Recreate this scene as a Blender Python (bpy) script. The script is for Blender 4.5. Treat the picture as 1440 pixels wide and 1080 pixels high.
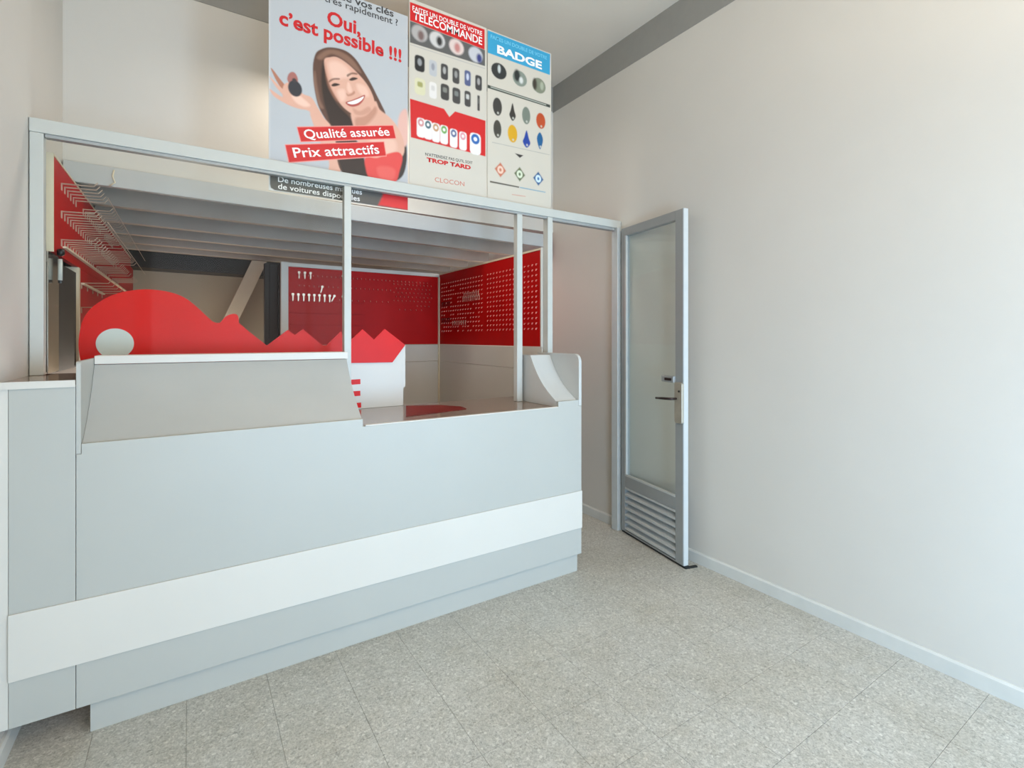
import bpy, bmesh, math, random
import numpy as np
from mathutils import Vector, Matrix
random.seed(7)
for o in list(bpy.data.objects): bpy.data.objects.remove(o)
S = bpy.context.scene
COL = S.collection
# ------------------------------------------------------------ camera
cd = bpy.data.cameras.new('camera'); cam = bpy.data.objects.new('camera', cd); COL.objects.link(cam)
cd.sensor_fit = 'HORIZONTAL'; cd.sensor_width = 36.0
cd.lens = 36.0*699.0/1440.0
cd.shift_y = -65.0/1440.0
cd.clip_start = .02
cam.location = (0, 0, 1.33)
cam.rotation_euler = (math.radians(90), 0, math.radians(-32.9))
S.camera = cam
# ------------------------------------------------------------ world, lights, exposure
S.view_settings.view_transform = 'Standard'; S.view_settings.look = 'None'
S.view_settings.exposure = 0.18; S.view_settings.gamma = 1.0; S.view_settings.use_curve_mapping = False
W = bpy.data.worlds.new('world'); S.world = W; W.use_nodes = True
W.node_tree.nodes['Background'].inputs[0].default_value = (.975, .98, .985, 1)
W.node_tree.nodes['Background'].inputs[1].default_value = 2.0
def area(name, loc, rot, sx, sy, power, color):
    l = bpy.data.lights.new(name, 'AREA'); l.shape = 'RECTANGLE'; l.size = sx; l.size_y = sy
    l.energy = power; l.color = color
    o = bpy.data.objects.new(name, l); COL.objects.link(o); o.location = loc; o.rotation_euler = rot
    return o
# daylight through the shop window behind the camera (the wide glazed front)
area('shop_door_daylight', (2.06, -1.62, .95), (math.radians(90), 0, 0), .66, 1.7, 60, (.40, .69, 1))
area('low_blue_fill', (.45, -1.45, .58), (math.radians(90), 0, math.radians(-52)), 1.0, .9, 48, (.36, .66, 1))  # unseen blue fill added to cool the lower right wall
area('passage_fill', (2.2, 4.2, 2.04), (0, 0, 0), .3, .8, 9, (1, .9, .78))  # unseen fill added to brighten the passage beyond the doorway
# unseen fill lights added to brighten the shop, ceiling, booth and back room
def globe(name, loc, r, power, color):
    l = bpy.data.lights.new(name, 'POINT'); l.shadow_soft_size = r; l.energy = power; l.color = color
    o = bpy.data.objects.new(name, l); COL.objects.link(o); o.location = loc; return o
globe('shop_warm_fill', (1.9, -1.05, 3.0), .16, 22, (1, .87, .70))  # warm point fill added out of view for upper walls and ceiling
area('ceiling_fill', (.9, -1.0, 2.3), (math.radians(180), 0, 0), 1.6, .5, 58, (1, .87, .70))  # upward fill added out of view to lighten the ceiling
globe('back_room_fill', (.0, 4.9, .9), .12, 15, (1, .9, .78))  # added fill hidden behind the key sign, lifts the rear wall
area('booth_fill', (.9, 2.95, 2.9), (0, 0, 0), 1.0, .2, 9, (1, .93, .84))  # added downward fill over the booth

# ------------------------------------------------------------ materials
def lin(c): return tuple(((v/255)/12.92 if v/255 <= .04045 else ((v/255+.055)/1.055)**2.4) for v in c)
def mat(name, rgb, rough=.5, metal=0., noise=0., nscale=20., bump=0., bscale=60., spec=.5, coat=0.):
    m = bpy.data.materials.new(name); m.use_nodes = True
    n = m.node_tree.nodes; L = m.node_tree.links; b = n['Principled BSDF']
    b.inputs['Base Color'].default_value = (*lin(rgb), 1)
    b.inputs['Roughness'].default_value = rough; b.inputs['Metallic'].default_value = metal
    b.inputs['Specular IOR Level'].default_value = spec
    b.inputs['Coat Weight'].default_value = coat; b.inputs['Coat Roughness'].default_value = .08
    tc = n.new('ShaderNodeTexCoord')
    if noise > 0:
        t = n.new('ShaderNodeTexNoise'); t.inputs['Scale'].default_value = nscale; t.inputs['Detail'].default_value = 4
        L.new(tc.outputs['Object'], t.inputs['Vector'])
        r = n.new('ShaderNodeValToRGB')
        r.color_ramp.elements[0].position = .3; r.color_ramp.elements[1].position = .7
        r.color_ramp.elements[0].color = (*[v*(1-noise) for v in lin(rgb)], 1)
        r.color_ramp.elements[1].color = (*[min(1, v*(1+noise)) for v in lin(rgb)], 1)
        L.new(t.outputs['Fac'], r.inputs['Fac']); L.new(r.outputs['Color'], b.inputs['Base Color'])
    if bump > 0:
        t2 = n.new('ShaderNodeTexNoise'); t2.inputs['Scale'].default_value = bscale
        L.new(tc.outputs['Object'], t2.inputs['Vector'])
        bp = n.new('ShaderNodeBump'); bp.inputs['Strength'].default_value = bump; bp.inputs['Distance'].default_value = .01
        L.new(t2.outputs['Fac'], bp.inputs['Height']); L.new(bp.outputs['Normal'], b.inputs['Normal'])
    return m
M = {}
M['wall'] = mat('wall_paint', (207, 202, 193), .55, noise=.015, nscale=2.5, bump=.05, bscale=25)
M['ceil'] = mat('ceiling_paint', (212, 201, 186), .8, noise=.02, nscale=3)
M['band'] = mat('grey_band_paint', (146, 144, 138), .5, noise=.02)
M['base'] = mat('skirting_paint', (206, 206, 200), .45, noise=.04, nscale=9)
M['laminate'] = mat('grey_laminate', (178, 178, 171), .42, noise=.012, nscale=3)
M['slope'] = mat('slope_laminate', (172, 172, 167), .4, noise=.02, nscale=5)
M['white'] = mat('white_laminate', (209, 205, 196), .38, noise=.01, nscale=4)
M['cheek'] = mat('pale_grey_laminate', (192, 193, 189), .4, noise=.01)
M['alu'] = mat('pale_lacquered_aluminium', (192, 193, 186), .38, noise=.01)
M['alu_dark'] = mat('grey_anodised_aluminium', (158, 161, 160), .42, metal=.15, noise=.02)
M['alu_light'] = mat('light_anodised_aluminium', (198, 201, 199), .35, metal=.1, noise=.02)
M['red'] = mat('red_lacquer', (216, 14, 3), .4, noise=.05, nscale=5, spec=.22)
M['redboard'] = mat('red_pegboard', (182, 4, 3), .5, noise=.06, nscale=7, spec=.2)
M['beam'] = mat('painted_timber', (184, 172, 158), .6, noise=.05, nscale=8)
M['fascia'] = mat('painted_fascia', (186, 187, 184), .5, noise=.02, nscale=6)
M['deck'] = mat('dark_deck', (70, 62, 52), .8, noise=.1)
M['backwall'] = mat('beige_back_wall', (176, 166, 146), .7, noise=.03, nscale=3)
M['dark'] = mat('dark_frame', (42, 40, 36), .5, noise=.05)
M['black'] = mat('black_plastic', (20, 20, 20), .4)
M['work'] = mat('brown_glossy_worktop', (132, 112, 98), .16, noise=.06, nscale=14, coat=.3)
M['chrome'] = mat('chrome', (200, 198, 190), .2, metal=.9)
M['brass'] = mat('worn_nickel', (188, 180, 164), .38, metal=.5, noise=.06, nscale=40)
M['wire'] = mat('wire', (204, 184, 164), .3, metal=.4)
M['steel'] = mat('mirror_steel', (165, 160, 150), .14, metal=.9)
M['cream'] = mat('cream_edge', (222, 208, 180), .5)
M['peg'] = mat('peg_metal', (226, 152, 140), .35, metal=.3)
M['keym'] = mat('key_blank_metal', (225, 205, 185), .32, metal=.35)
M['keydark'] = mat('key_dark', (50, 35, 32), .4, metal=.3)
M['rubber'] = mat('rubber', (28, 30, 28), .7)
M['disc'] = mat('pale_disc', (205, 208, 200), .4)
def glass(name, tint, gl=.04, refl=.8):
    m = bpy.data.materials.new(name); m.use_nodes = True
    n = m.node_tree.nodes; L = m.node_tree.links; n.remove(n['Principled BSDF'])
    out = n['Material Output']; tr = n.new('ShaderNodeBsdfTransparent'); g = n.new('ShaderNodeBsdfGlossy')
    tr.inputs[0].default_value = (*tint, 1); g.inputs['Roughness'].default_value = gl
    fr0 = n.new('ShaderNodeFresnel'); fr0.inputs[0].default_value = 1.5
    ge = n.new('ShaderNodeNewGeometry'); fr = n.new('ShaderNodeMath'); fr.operation = 'MULTIPLY'; inv = n.new('ShaderNodeMath'); inv.operation = 'SUBTRACT'
    inv.inputs[0].default_value = 1; L.new(ge.outputs['Backfacing'], inv.inputs[1]); L.new(fr0.outputs[0], fr.inputs[0]); L.new(inv.outputs[0], fr.inputs[1])
    fq = n.new('ShaderNodeMath'); fq.operation = 'MULTIPLY'; fq.inputs[1].default_value = refl; L.new(fr.outputs[0], fq.inputs[0]); fr = fq
    mx = n.new('ShaderNodeMixShader'); L.new(fr.outputs[0], mx.inputs[0]); L.new(tr.outputs[0], mx.inputs[1]); L.new(g.outputs[0], mx.inputs[2])
    L.new(mx.outputs[0], out.inputs[0]); return m
M['glass'] = glass('clear_glass', (.97, .98, .97), refl=.28)
M['doorglass'] = glass('greenish_door_glass', (.955, .975, .965))
# terrazzo
def terrazzo():
    m = bpy.data.materials.new('terrazzo'); m.use_nodes = True
    n = m.node_tree.nodes; L = m.node_tree.links; b = n['Principled BSDF']
    geo = n.new('ShaderNodeNewGeometry'); pos = geo.outputs['Position']
    def ramp(inp, stops):
        r = n.new('ShaderNodeValToRGB')
        while len(r.color_ramp.elements) < len(stops): r.color_ramp.elements.new(.5)
        for e, (p, c) in zip(r.color_ramp.elements, stops): e.position = p; e.color = (*lin(c), 1)
        L.new(inp, r.inputs[0]); return r.outputs[0]
    def mix(f, a, bb, mode='MIX'):
        x = n.new('ShaderNodeMix'); x.data_type = 'RGBA'; x.blend_type = mode
        if isinstance(f, float): x.inputs[0].default_value = f
        else: L.new(f, x.inputs[0])
        L.new(a, x.inputs[6]); L.new(bb, x.inputs[7]); return x.outputs[2]
    v = n.new('ShaderNodeTexVoronoi'); v.inputs['Scale'].default_value = 125; L.new(pos, v.inputs['Vector'])
    sep = n.new('ShaderNodeSeparateColor'); L.new(v.outputs['Color'], sep.inputs[0])
    c1 = ramp(sep.outputs[0], [(0, (138, 137, 130)), (.12, (172, 170, 162)), (.6, (186, 184, 176)), (.88, (202, 200, 192)), (1, (226, 224, 216))])
    v2 = n.new('ShaderNodeTexVoronoi'); v2.inputs['Scale'].default_value = 260; L.new(pos, v2.inputs['Vector'])
    sep2 = n.new('ShaderNodeSeparateColor'); L.new(v2.outputs['Color'], sep2.inputs[0])
    c2 = ramp(sep2.outputs[1], [(0, (146, 145, 138)), (.5, (184, 182, 174)), (1, (212, 210, 202))])
    c = mix(.5, c1, c2)
    nz = n.new('ShaderNodeTexNoise'); nz.inputs['Scale'].default_value = 2.2; nz.inputs['Detail'].default_value = 6; nz.inputs['Roughness'].default_value = .65
    L.new(pos, nz.inputs['Vector'])
    dirt = ramp(nz.outputs['Fac'], [(.3, (232, 228, 218)), (.55, (252, 252, 250)), (.8, (255, 255, 255))])
    c = mix(.7, c, dirt, 'MULTIPLY')
    nz2 = n.new('ShaderNodeTexNoise'); nz2.inputs['Scale'].default_value = 14; nz2.inputs['Detail'].default_value = 8
    L.new(pos, nz2.inputs['Vector'])
    d2 = ramp(nz2.outputs['Fac'], [(.3, (226, 224, 220)), (.5, (255, 255, 255)), (.7, (255, 255, 255))])
    c = mix(.25, c, d2, 'MULTIPLY')
    L.new(c, b.inputs['Base Color'])
    rr = n.new('ShaderNodeMapRange'); rr.inputs[3].default_value = .3; rr.inputs[4].default_value = .6
    L.new(nz.outputs['Fac'], rr.inputs[0]); L.new(rr.outputs[0], b.inputs['Roughness'])
    return m
M['terrazzo'] = terrazzo()
M['grout'] = mat('grout', (158, 155, 146), .9)

# ------------------------------------------------------------ mesh helpers
class MB:
    def __init__(s): s.bm = bmesh.new()
    def box(s, x0, x1, y0, y1, z0, z1):
        v = [s.bm.verts.new(p) for p in ((x0,y0,z0),(x1,y0,z0),(x1,y1,z0),(x0,y1,z0),(x0,y0,z1),(x1,y0,z1),(x1,y1,z1),(x0,y1,z1))]
        for f in ((0,3,2,1),(4,5,6,7),(0,1,5,4),(1,2,6,5),(2,3,7,6),(3,0,4,7)): s.bm.faces.new([v[i] for i in f])
        return s
    def prism(s, pts, axis, a, b):
        """pts: 2-D outline; axis 'x': (y,z) extruded in x, 'y': (x,z) extruded in y, 'z': (x,y) extruded in z"""
        def P(p, t): return (t, p[0], p[1]) if axis == 'x' else ((p[0], t, p[1]) if axis == 'y' else (p[0], p[1], t))
        A = [s.bm.verts.new(P(p, a)) for p in pts]; B = [s.bm.verts.new(P(p, b)) for p in pts]
        s.bm.faces.new(A); s.bm.faces.new(B[::-1]); n = len(pts)
        for i in range(n): s.bm.faces.new((A[i], B[i], B[(i+1)%n], A[(i+1)%n]))
        return s
    def tube(s, pts, r, seg=6):
        pts = [Vector(p) for p in pts]; rings = []
        for i, p in enumerate(pts):
            d = (pts[min(i+1, len(pts)-1)]-pts[max(i-1, 0)]).normalized()
            u = d.orthogonal().normalized(); w = d.cross(u)
            if rings:
                u = (pu - d*pu.dot(d)).normalized(); w = d.cross(u)
            pu = u
            rr = r[i] if isinstance(r, (list, tuple)) else r
            rings.append([s.bm.verts.new(p+(u*math.cos(k*2*math.pi/seg)+w*math.sin(k*2*math.pi/seg))*rr) for k in range(seg)])
        for a, b in zip(rings, rings[1:]):
            for k in range(seg): s.bm.faces.new((a[k], a[(k+1)%seg], b[(k+1)%seg], b[k]))
        s.bm.faces.new(rings[0][::-1]); s.bm.faces.new(rings[-1]); return s
    def obj(s, name, m, parent=None, bevel=0., smooth=False, loc=None):
        bmesh.ops.recalc_face_normals(s.bm, faces=s.bm.faces)
        if bevel > 0:
            bmesh.ops.bevel(s.bm, geom=[e for e in s.bm.edges if e.calc_face_angle(0) > .6], offset=bevel, segments=2, affect='EDGES', profile=.5)
        me = bpy.data.meshes.new(name); s.bm.to_mesh(me); s.bm.free(); me.materials.append(m)
        if smooth:
            for p in me.polygons: p.use_smooth = True
        o = bpy.data.objects.new(name, me); COL.objects.link(o)
        if parent is not None: put(o, parent)
        if loc: o.location = loc
        return o
def put(o, parent):
    """parent keeping world coordinates (parents here are unrotated)"""
    o.parent = parent
    wl = Vector((0, 0, 0)); p = parent
    while p is not None: wl += p.location; p = p.parent
    o.location = o.location - wl
def thing(name, label, cat, loc, group=None, rz=0):
    o = bpy.data.objects.new(name, None); COL.objects.link(o); o.location = loc; o.rotation_euler.z = rz
    o.empty_display_size = .1
    o['label'] = label; o['category'] = cat
    if group: o['group'] = group
    return o
def tag(o, label, cat, group=None):
    o['label'] = label; o['category'] = cat
    if group: o['group'] = group
    return o
def struct(o, label=None, cat=None):
    o['kind'] = 'structure'
    if label: o['label'] = label
    if cat: o['category'] = cat
    return o

# ============================================================ ROOM SHELL
XL, XL2, XR, YF, YU, YB, ZC = -.50, -.53, 2.52, -1.70, 3.27, 5.90, 3.40
fl = struct(MB().box(-.72, 2.72, YF-.1, YB+.1, -.08, -.0025).obj('floor', M['grout']), 'pale grey speckled terrazzo tiled shop floor', 'floor')
ts = .264; x0 = -.0115-2*ts; gap = .0006
tile_mb = MB().box(gap, ts-gap, gap, ts-gap, -.01, 0); tile_me = None
ny = 0
y0t = 1.118-11*ts
for i in range(12):
    for j in range(28):
        xa = x0+i*ts; ya = y0t+j*ts
        if ya > 4.3 or ya < YF-.3: continue
        if tile_me is None:
            t = tile_mb.obj('tile', M['terrazzo']); tile_me = t.data
        else:
            t = bpy.data.objects.new('tile', tile_me); COL.objects.link(t)
        t.parent = fl; t.location = (xa, ya, 0); ny += 1
struct(MB().box(-.72, 2.72, YF-.1, YU+.12, ZC, ZC+.12).obj('ceiling', M['ceil']), 'plain off-white ceiling above the shop', 'ceiling')
struct(MB().box(XR, XR+.16, YF-.1, YB+.1, 0, ZC).obj('wall_right', M['wall']), 'large plain white wall on the right', 'wall')
struct(MB().prism([(XL-.2,YF-.1),(XL,YF-.1),(XL,2.545),(XL2,2.545),(XL2,YB+.1),(XL-.2,YB+.1)], 'z', 0, ZC).obj('wall_left', M['wall']), 'narrow white wall along the left side', 'wall')
struct(MB().box(XL2, XR, YU, YU+.12, 2.20, ZC).obj('wall_back', M['wall']), 'white upper wall above the mezzanine edge', 'wall')
struct(MB().box(XL2, XR, YB, YB+.1, 0, 2.6).obj('wall_rear', M['backwall']), 'beige wall at the back of the rear room', 'wall')
# street front behind the camera: wall with a wide glazed opening
f = MB(); f.box(XL, -.40, YF-.1, YF, 0, ZC); f.box(2.42, XR, YF-.1, YF, 0, ZC); f.box(-.40, 2.42, YF-.1, YF, 3.05, ZC); f.box(-.40, 1.25, YF-.1, YF, 0, .25)
struct(f.obj('wall_front', M['wall']), 'street wall around the wide shop window', 'wall')
f = MB()
for xx in (-.40, 1.25, 2.38): f.box(xx, xx+.04, YF-.08, YF-.03, 0 if xx > 1 else .29, 3.01)
f.box(-.40, 1.25, YF-.08, YF-.03, .25, .29); f.box(-.40, 2.42, YF-.08, YF-.03, 3.01, 3.05)
struct(f.obj('window_1', M['alu']), 'wide shop window in aluminium frame', 'window')
# skirting and painted bands
struct(MB().prism([(XR-.014,0),(XR+.002,0),(XR+.002,.066),(XR-.008,.066),(XR-.014,.058)], 'y', YF, 2.462).obj('baseboard_right', M['base']), 'low white skirting along the right wall', 'skirting')
struct(MB().prism([(XR-.014,0),(XR+.002,0),(XR+.002,.066),(XR-.008,.066),(XR-.014,.058)], 'y', 2.55, YB).obj('baseboard_right_rear', M['base']), 'white skirting seen through the doorway', 'skirting')
struct(MB().prism([(XL-.002,0),(XL+.014,0),(XL+.014,.058),(XL+.008,.066),(XL-.002,.066)], 'y', YF, 2.48).obj('baseboard_left', M['base']), 'low white skirting on the left wall', 'skirting')
struct(MB().box(XR-.004, XR+.001, YF, YU, 3.19, ZC).obj('trim_1', M['band']), 'grey painted band at the top of the right wall', 'band')
struct(MB().box(XL2, XR-.004, YU-.004, YU+.001, 3.20, ZC).obj('trim_2', M['band']), 'grey painted band at the top of the back wall', 'band')
struct(MB().box(XL-.001, XL+.004, YF, 2.488, 3.19, ZC).obj('trim_3', M['band']), 'grey painted band at the top of the left wall', 'band')

# mezzanine: fascia board, joists, deck
mz = struct(thing('mezzanine_ceiling', 'low timber mezzanine ceiling over the booth with grey fascia and joists', 'ceiling', (1.0, 3.27, 2.1)))
def zb(x): return 2.102-.0125*(x+.5)
def beam(name, y0, y1, h, m, x0=XL2+.005, x1=2.45, dz=0.):
    b = MB(); b.prism([(x0, zb(x0)+dz), (x1, zb(x1)+dz), (x1, zb(x1)+h), (x0, zb(x0)+h)], 'y', y0, y1)
    return b.obj(name, m, mz, bevel=.004)
beam('fascia_board', 3.235, 3.268, .102, M['fascia'])
for k, y in enumerate((3.70, 4.20, 4.64, 5.06, 5.42)):
    beam('joist', y, y+.055, .145, M['beam'])
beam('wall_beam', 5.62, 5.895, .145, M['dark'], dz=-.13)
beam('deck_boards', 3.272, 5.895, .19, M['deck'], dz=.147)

# ============================================================ COUNTER
ct = thing('service_counter', 'pale grey shop counter with white stripe and sloped raised console', 'counter', (.7, 2.3, 0))
YC = 2.16
# left panel next to the wall, reaching up to the high shelf
MB().box(-.478, -.3185, YC, YC+.02, .104, 1.172).obj('left_front_panel', M['laminate'], ct, bevel=.0015)
MB().box(-.498, -.479, YC+.002, YC+.02, .104, 1.172).obj('filler_strip', M['white'], ct)
MB().box(-.498, -.3185, YC-.001, 2.60, 1.174, 1.190).obj('high_shelf', M['work'], ct)['label'] = 'brown glossy shelf top beside the wall'
MB().box(-.498, -.3185, YC-.006, YC-.002, 1.168, 1.191).obj('shelf_edging', M['white'], ct)
# main front panel
MB().prism([(-.3170,.104),(1.868,.104),(1.868,.9445),(1.848,.9445),(1.848,.978),(1.702,.978),(1.702,.945),(.628,.945),(.628,.978),(-.304,.978),(-.304,.9445),(-.3170,.9445)], 'y', YC, YC+.02).obj('front_panel', M['laminate'], ct, bevel=.0015)
MB().box(-.478, 1.868, YC-.007, YC-.0005, .252, .463).obj('white_stripe', M['white'], ct, bevel=.0015)['label'] = 'white stripe board across the counter front'
MB().box(-.2836, 1.855, 2.182, 2.202, 0.0, .104).obj('kickboard', M['laminate'], ct)
MB().box(1.846, 1.866, YC+.021, 2.56, .104, .945).obj('end_panel', M['laminate'], ct)
MB().box(1.835, 1.853, 2.203, 2.56, 0.0, .103).obj('kick_return', M['laminate'], ct)
MB().box(-.2836, -.266, 2.203, 2.65, 0, .103).obj('kick_return', M['laminate'], ct)
MB().box(-.49, 1.845, 2.1805, 2.74, .912, .9445).obj('worktop', M['work'], ct)['label'] = 'glossy brown worktop behind the counter front'
MB().box(.64, 1.70, YC-.0015, YC+.02, .9455, .950).obj('edge_band', M['white'], ct)
# sloped console: concave grey slope with white cheeks
def prof(n=14, z0=.978, z1=1.228, ya=2.181, yb=2.43, bulge=.035):
    out = []
    for i in range(n+1):
        t = i/n; y = ya+(yb-ya)*t; z = z0+(z1-z0)*t
        k = math.sin(math.pi*t)*bulge
        out.append((y+k*.69, z-k*.73))
    return out
def slope(name, x0, x1, m, back, z_low, **kw):
    p = prof(**kw); pts = [(p[0][0], z_low)]+p+[(back, p[-1][1]), (back, z_low)]
    return MB().prism(pts, 'x', x0, x1).obj(name, m, ct)
slope('console_slope', -.304, .628, M['slope'], 2.46, .9455, bulge=.018)['label'] = 'mid grey sloping panel of the console'
MB().box(-.304, .634, 2.425, 2.535, 1.230, 1.262).obj('console_ledge', M['white'], ct, bevel=.002)
# left cheek: thin upright board with rounded top front corner
def cheek(name, x0, x1, top, y0, y1, r, m, z0=.9455):
    pts = [(y0, z0)]
    for i in range(7):
        a = math.pi - i*math.pi/12; pts.append((y0+r+r*math.cos(a), top-r+r*math.sin(a)))
    pts += [(y1, top), (y1, z0)]
    return MB().prism(pts, 'x', x0, x1).obj(name, m, ct)
cheek('console_cheek', -.3170, -.305, 1.252, YC, 2.53, .012, M['laminate'])
# right-end pedestal with concave front and tall outer cheek
slope('pedestal_curve', 1.702, 1.848, M['cheek'], 2.55, .9455, bulge=.028, z1=1.226)['label'] = 'white concave curved block at the counter end'
cheek('end_cheek', 1.849, 1.868, 1.238, YC, 2.56, .045, M['cheek'])

# ============================================================ ALUMINIUM SCREEN FRAME on the counter
fr = thing('screen_frame', 'pale aluminium frame of posts and header rail standing on the counter', 'frame', (.7, 2.5, 1.0))
MB().box(-.498, XR-.002, 2.492, 2.537, 2.090, 2.142).obj('header_rail', M['alu'], fr, bevel=.003)
MB().box(-.455, 1.88, 2.500, 2.530, 2.078, 2.0895).obj('glazing_channel', M['alu_dark'], fr)
for (a, b, z) in ((-.497, -.458, 1.1905), (.634, .668, .9455), (1.652, 1.690, .9455), (1.882, 1.920, 0.0)):
    zz = 2.0895
    if a > 1.8:
        MB().box(a, b, 2.495, 2.545, z, zz).obj('post', M['alu'], fr, bevel=.002)
    else:
        MB().box(a, b, 2.495, 2.535, z, 2.077 if a > -.4 else zz).obj('post', M['alu'], fr, bevel=.002)
MB().box(-.457, .633, 2.512, 2.518, 1.2625, 2.0775).obj('glass_pane', M['glass'], fr)['label'] = 'clear glass pane above the sloped console'

# ============================================================ DOORWAY and open door leaf
MB().box(1.9215, 2.46, 2.500, 2.540, 2.072, 2.0895).obj('door_stop', M['alu_dark'], fr)
jb = struct(MB().box(2.468, 2.5185, 2.478, 2.535, 0, 2.0895).obj('door_frame', M['alu_light'], None, bevel=.002), 'slim aluminium hinge post of the open door', 'door frame')
# leaf built along local -y from the hinge, then turned
hx, hy, ln = 2.488, 2.462, .602
ang = math.atan2(2.389-2.493, 2.470-1.878)  # turn about z so the leaf points to the free corner
dr = thing('door_1', 'open aluminium glazed door with louvred bottom panel against the right wall', 'door', (hx, hy, 0)); dr['kind'] = 'structure'
def lp(mb, name, m, parent=dr, **k):
    o = mb.obj(name, m, None, **k); o.parent = parent; return o
T = .038   # leaf thickness along +x ; face towards the room is x = 0
Z0, Z1 = .014, 2.078
lp(MB().box(0, T, -.042, 0, Z0, Z1), 'stile', M['alu_dark'], bevel=.002)
lp(MB().box(0, T, -ln, -ln+.066, Z0, Z1), 'stile', M['alu_dark'], bevel=.002)
lp(MB().box(.003, T-.003, -ln-.002, -ln-.0005, Z0, Z1), 'edge_strip', M['alu_light'])['label'] = 'light edge strip of the door leaf'
lp(MB().box(0, T, -ln+.0665, -.0425, Z1-.055, Z1), 'top_rail', M['alu_dark'], bevel=.002)
lp(MB().box(0, T, -ln+.0665, -.0425, .318, .392), 'middle_rail', M['alu_dark'], bevel=.002)
lp(MB().box(0, T, -ln+.0665, -.0425, Z0, .022), 'bottom_rail', M['alu_dark'])
g = lp(MB().box(T/2-.003, T/2+.003, -ln+.067, -.043, .393, Z1-.056), 'glass_pane', M['doorglass'])
bd = MB(); a0, a1, b0, b1 = -ln+.067, -.043, .3925, Z1-.0555
bd.box(-.003, .012, a1-.014, a1, b0, b1); bd.box(-.003, .012, a0, a1, b0, b0+.012)
lp(bd, 'glazing_bead', M['alu_light'])
for k in range(7):
    z = .030+k*.0455
    s_ = MB().prism([(-.001, z), (.004, z-.002), (T-.004, z+.026), (T-.004, z+.031), (.003, z+.013), (-.001, z+.013)], 'y', a0, a1)
    lp(s_, 'louvre_slat', M['alu_light'])
lp(MB().box(T-.0035, T, a0, a1, .022, .318), 'louvre_backing', M['alu_dark'])
pl = MB().prism([(-ln-.006, .842), (-ln+.002, .834), (-ln+.048, .834), (-ln+.056, .842), (-ln+.056, 1.062), (-ln+.048, 1.070), (-ln+.002, 1.070), (-ln-.006, 1.062)], 'x', -.016, -.0005)
pl = lp(pl, 'lock_plate', M['brass'], bevel=.002)
lv = MB(); lv.tube([(-.016, -ln+.04, .975), (-.05, -ln+.045, .975), (-.06, -ln+.06, .975), (-.06, -ln+.11, .972), (-.06, -ln+.165, .968)], [.007, .007, .008, .008, .007], 8)
o = lp(lv, 'door_lever', M['keydark'], pl, smooth=True)
ky = MB(); ky.tube([(-.016, -ln+.015, 1.02), (-.021, -ln+.015, 1.02)], .006, 10); lp(ky, 'keyhole', M['black'], pl)
lt = MB().box(-.02, -.0005, -ln+.06, -ln+.165, 1.066, 1.104); lt = lp(lt, 'slide_bolt', M['alu_dark'], bevel=.003)
lp(MB().box(-.026, -.0205, -ln+.075, -ln+.13, 1.077, 1.092), 'bolt_bar', M['keydark'], lt)
lp(MB().box(.004, T-.004, -ln-.01, -.005, .001, .0135), 'rubber_sweep', M['rubber'])
dr.rotation_euler.z = ang
w = MB().box(-.045, .035, -.008, .008, 0.0005, .008).obj('door_guide', M['rubber']); w.location = (2.435, 1.85, 0); w.rotation_euler.z = -.25
tag(w, 'small black rubber strip on the floor at the foot of the open door', 'door stop')

# ============================================================ KEY SIGN
ks = thing('key_sign', 'large red cut-out key on a white board behind the counter console', 'sign', (.3, 2.70, .945))
def smooth(pts, n=4, closed=False):
    out = []; N = len(pts)
    for i in range(N if closed else N-1):
        p = [pts[(i+k-1) % N] if closed else pts[max(0, min(N-1, i+k-1))] for k in range(4)]
        for j in range(n):
            t = j/n
            out.append(tuple(.5*((2*p[1][d])+(-p[0][d]+p[2][d])*t+(2*p[0][d]-5*p[1][d]+4*p[2][d]-p[3][d])*t*t+(-p[0][d]+3*p[1][d]-3*p[2][d]+p[3][d])*t**3) for d in (0, 1)))
    if not closed: out.append(pts[-1])
    return out
bow = [(-0.3761,1.2149),(-0.384,1.2475),(-0.3885,1.2947),(-0.3862,1.3447),(-0.3761,1.3993),(-0.358,1.4397),(-0.3305,1.4733),(-0.2849,1.5083),(-0.231,1.5307),(-0.1643,1.5425),(-0.0926,1.5377),(-0.0332,1.5182),(0.0115,1.4845),(0.0661,1.4272),(0.0896,1.4045),(0.1124,1.3999),(0.1211,1.4068),(0.1384,1.4288),(0.1589,1.4411),(0.1795,1.4433),(0.1914,1.4318),(0.1944,1.4013)]
teeth = [(0.2365,1.3608),(0.3154,1.2916),(0.409,1.3692),(0.4434,1.3444),(0.4804,1.3734),(0.5754,1.2913),(0.597,1.2911),(0.667,1.3639),(0.7039,1.3092),(0.7252,1.3224),(0.7833,1.3762),(0.8455,1.3202),(0.9053,1.3793),(1.025,1.2896),(0.9501,1.1926)]
bot = [(0.7264,1.1948),(0.394,1.1987),(0.0896,1.2008),(-0.1768,1.2027)]
key_out = smooth(bow, 4)+teeth+bot
MB().prism(key_out, 'y', 2.700, 2.712).obj('key_shape', M['red'], ks)['label'] = 'glossy red key silhouette with toothed blade'
brd = [(-0.3823,1.2205),(-0.1776,1.2083),(0.9543,1.194),(1.0296,1.2874),(1.0296,1.0541),(1.0169,1.0426),(1.0169,0.9495)]
brd = brd+[(brd[-1][0], .9455), (-.31, .9455)]
MB().prism(brd, 'y', 2.7125, 2.7265).obj('backing_board', M['white'], ks)['label'] = 'white board below the red key'
cxy = [(-0.2693,1.3057)][0]
dc = [(cxy[0]+.064*math.cos(a*math.pi/20), cxy[1]+.0640*math.sin(a*math.pi/20)) for a in range(40)]
MB().prism(dc, 'y', 2.696, 2.6995).obj('key_hole_disc', M['disc'], ks)['label'] = 'pale round disc as the hole of the key'
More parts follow.
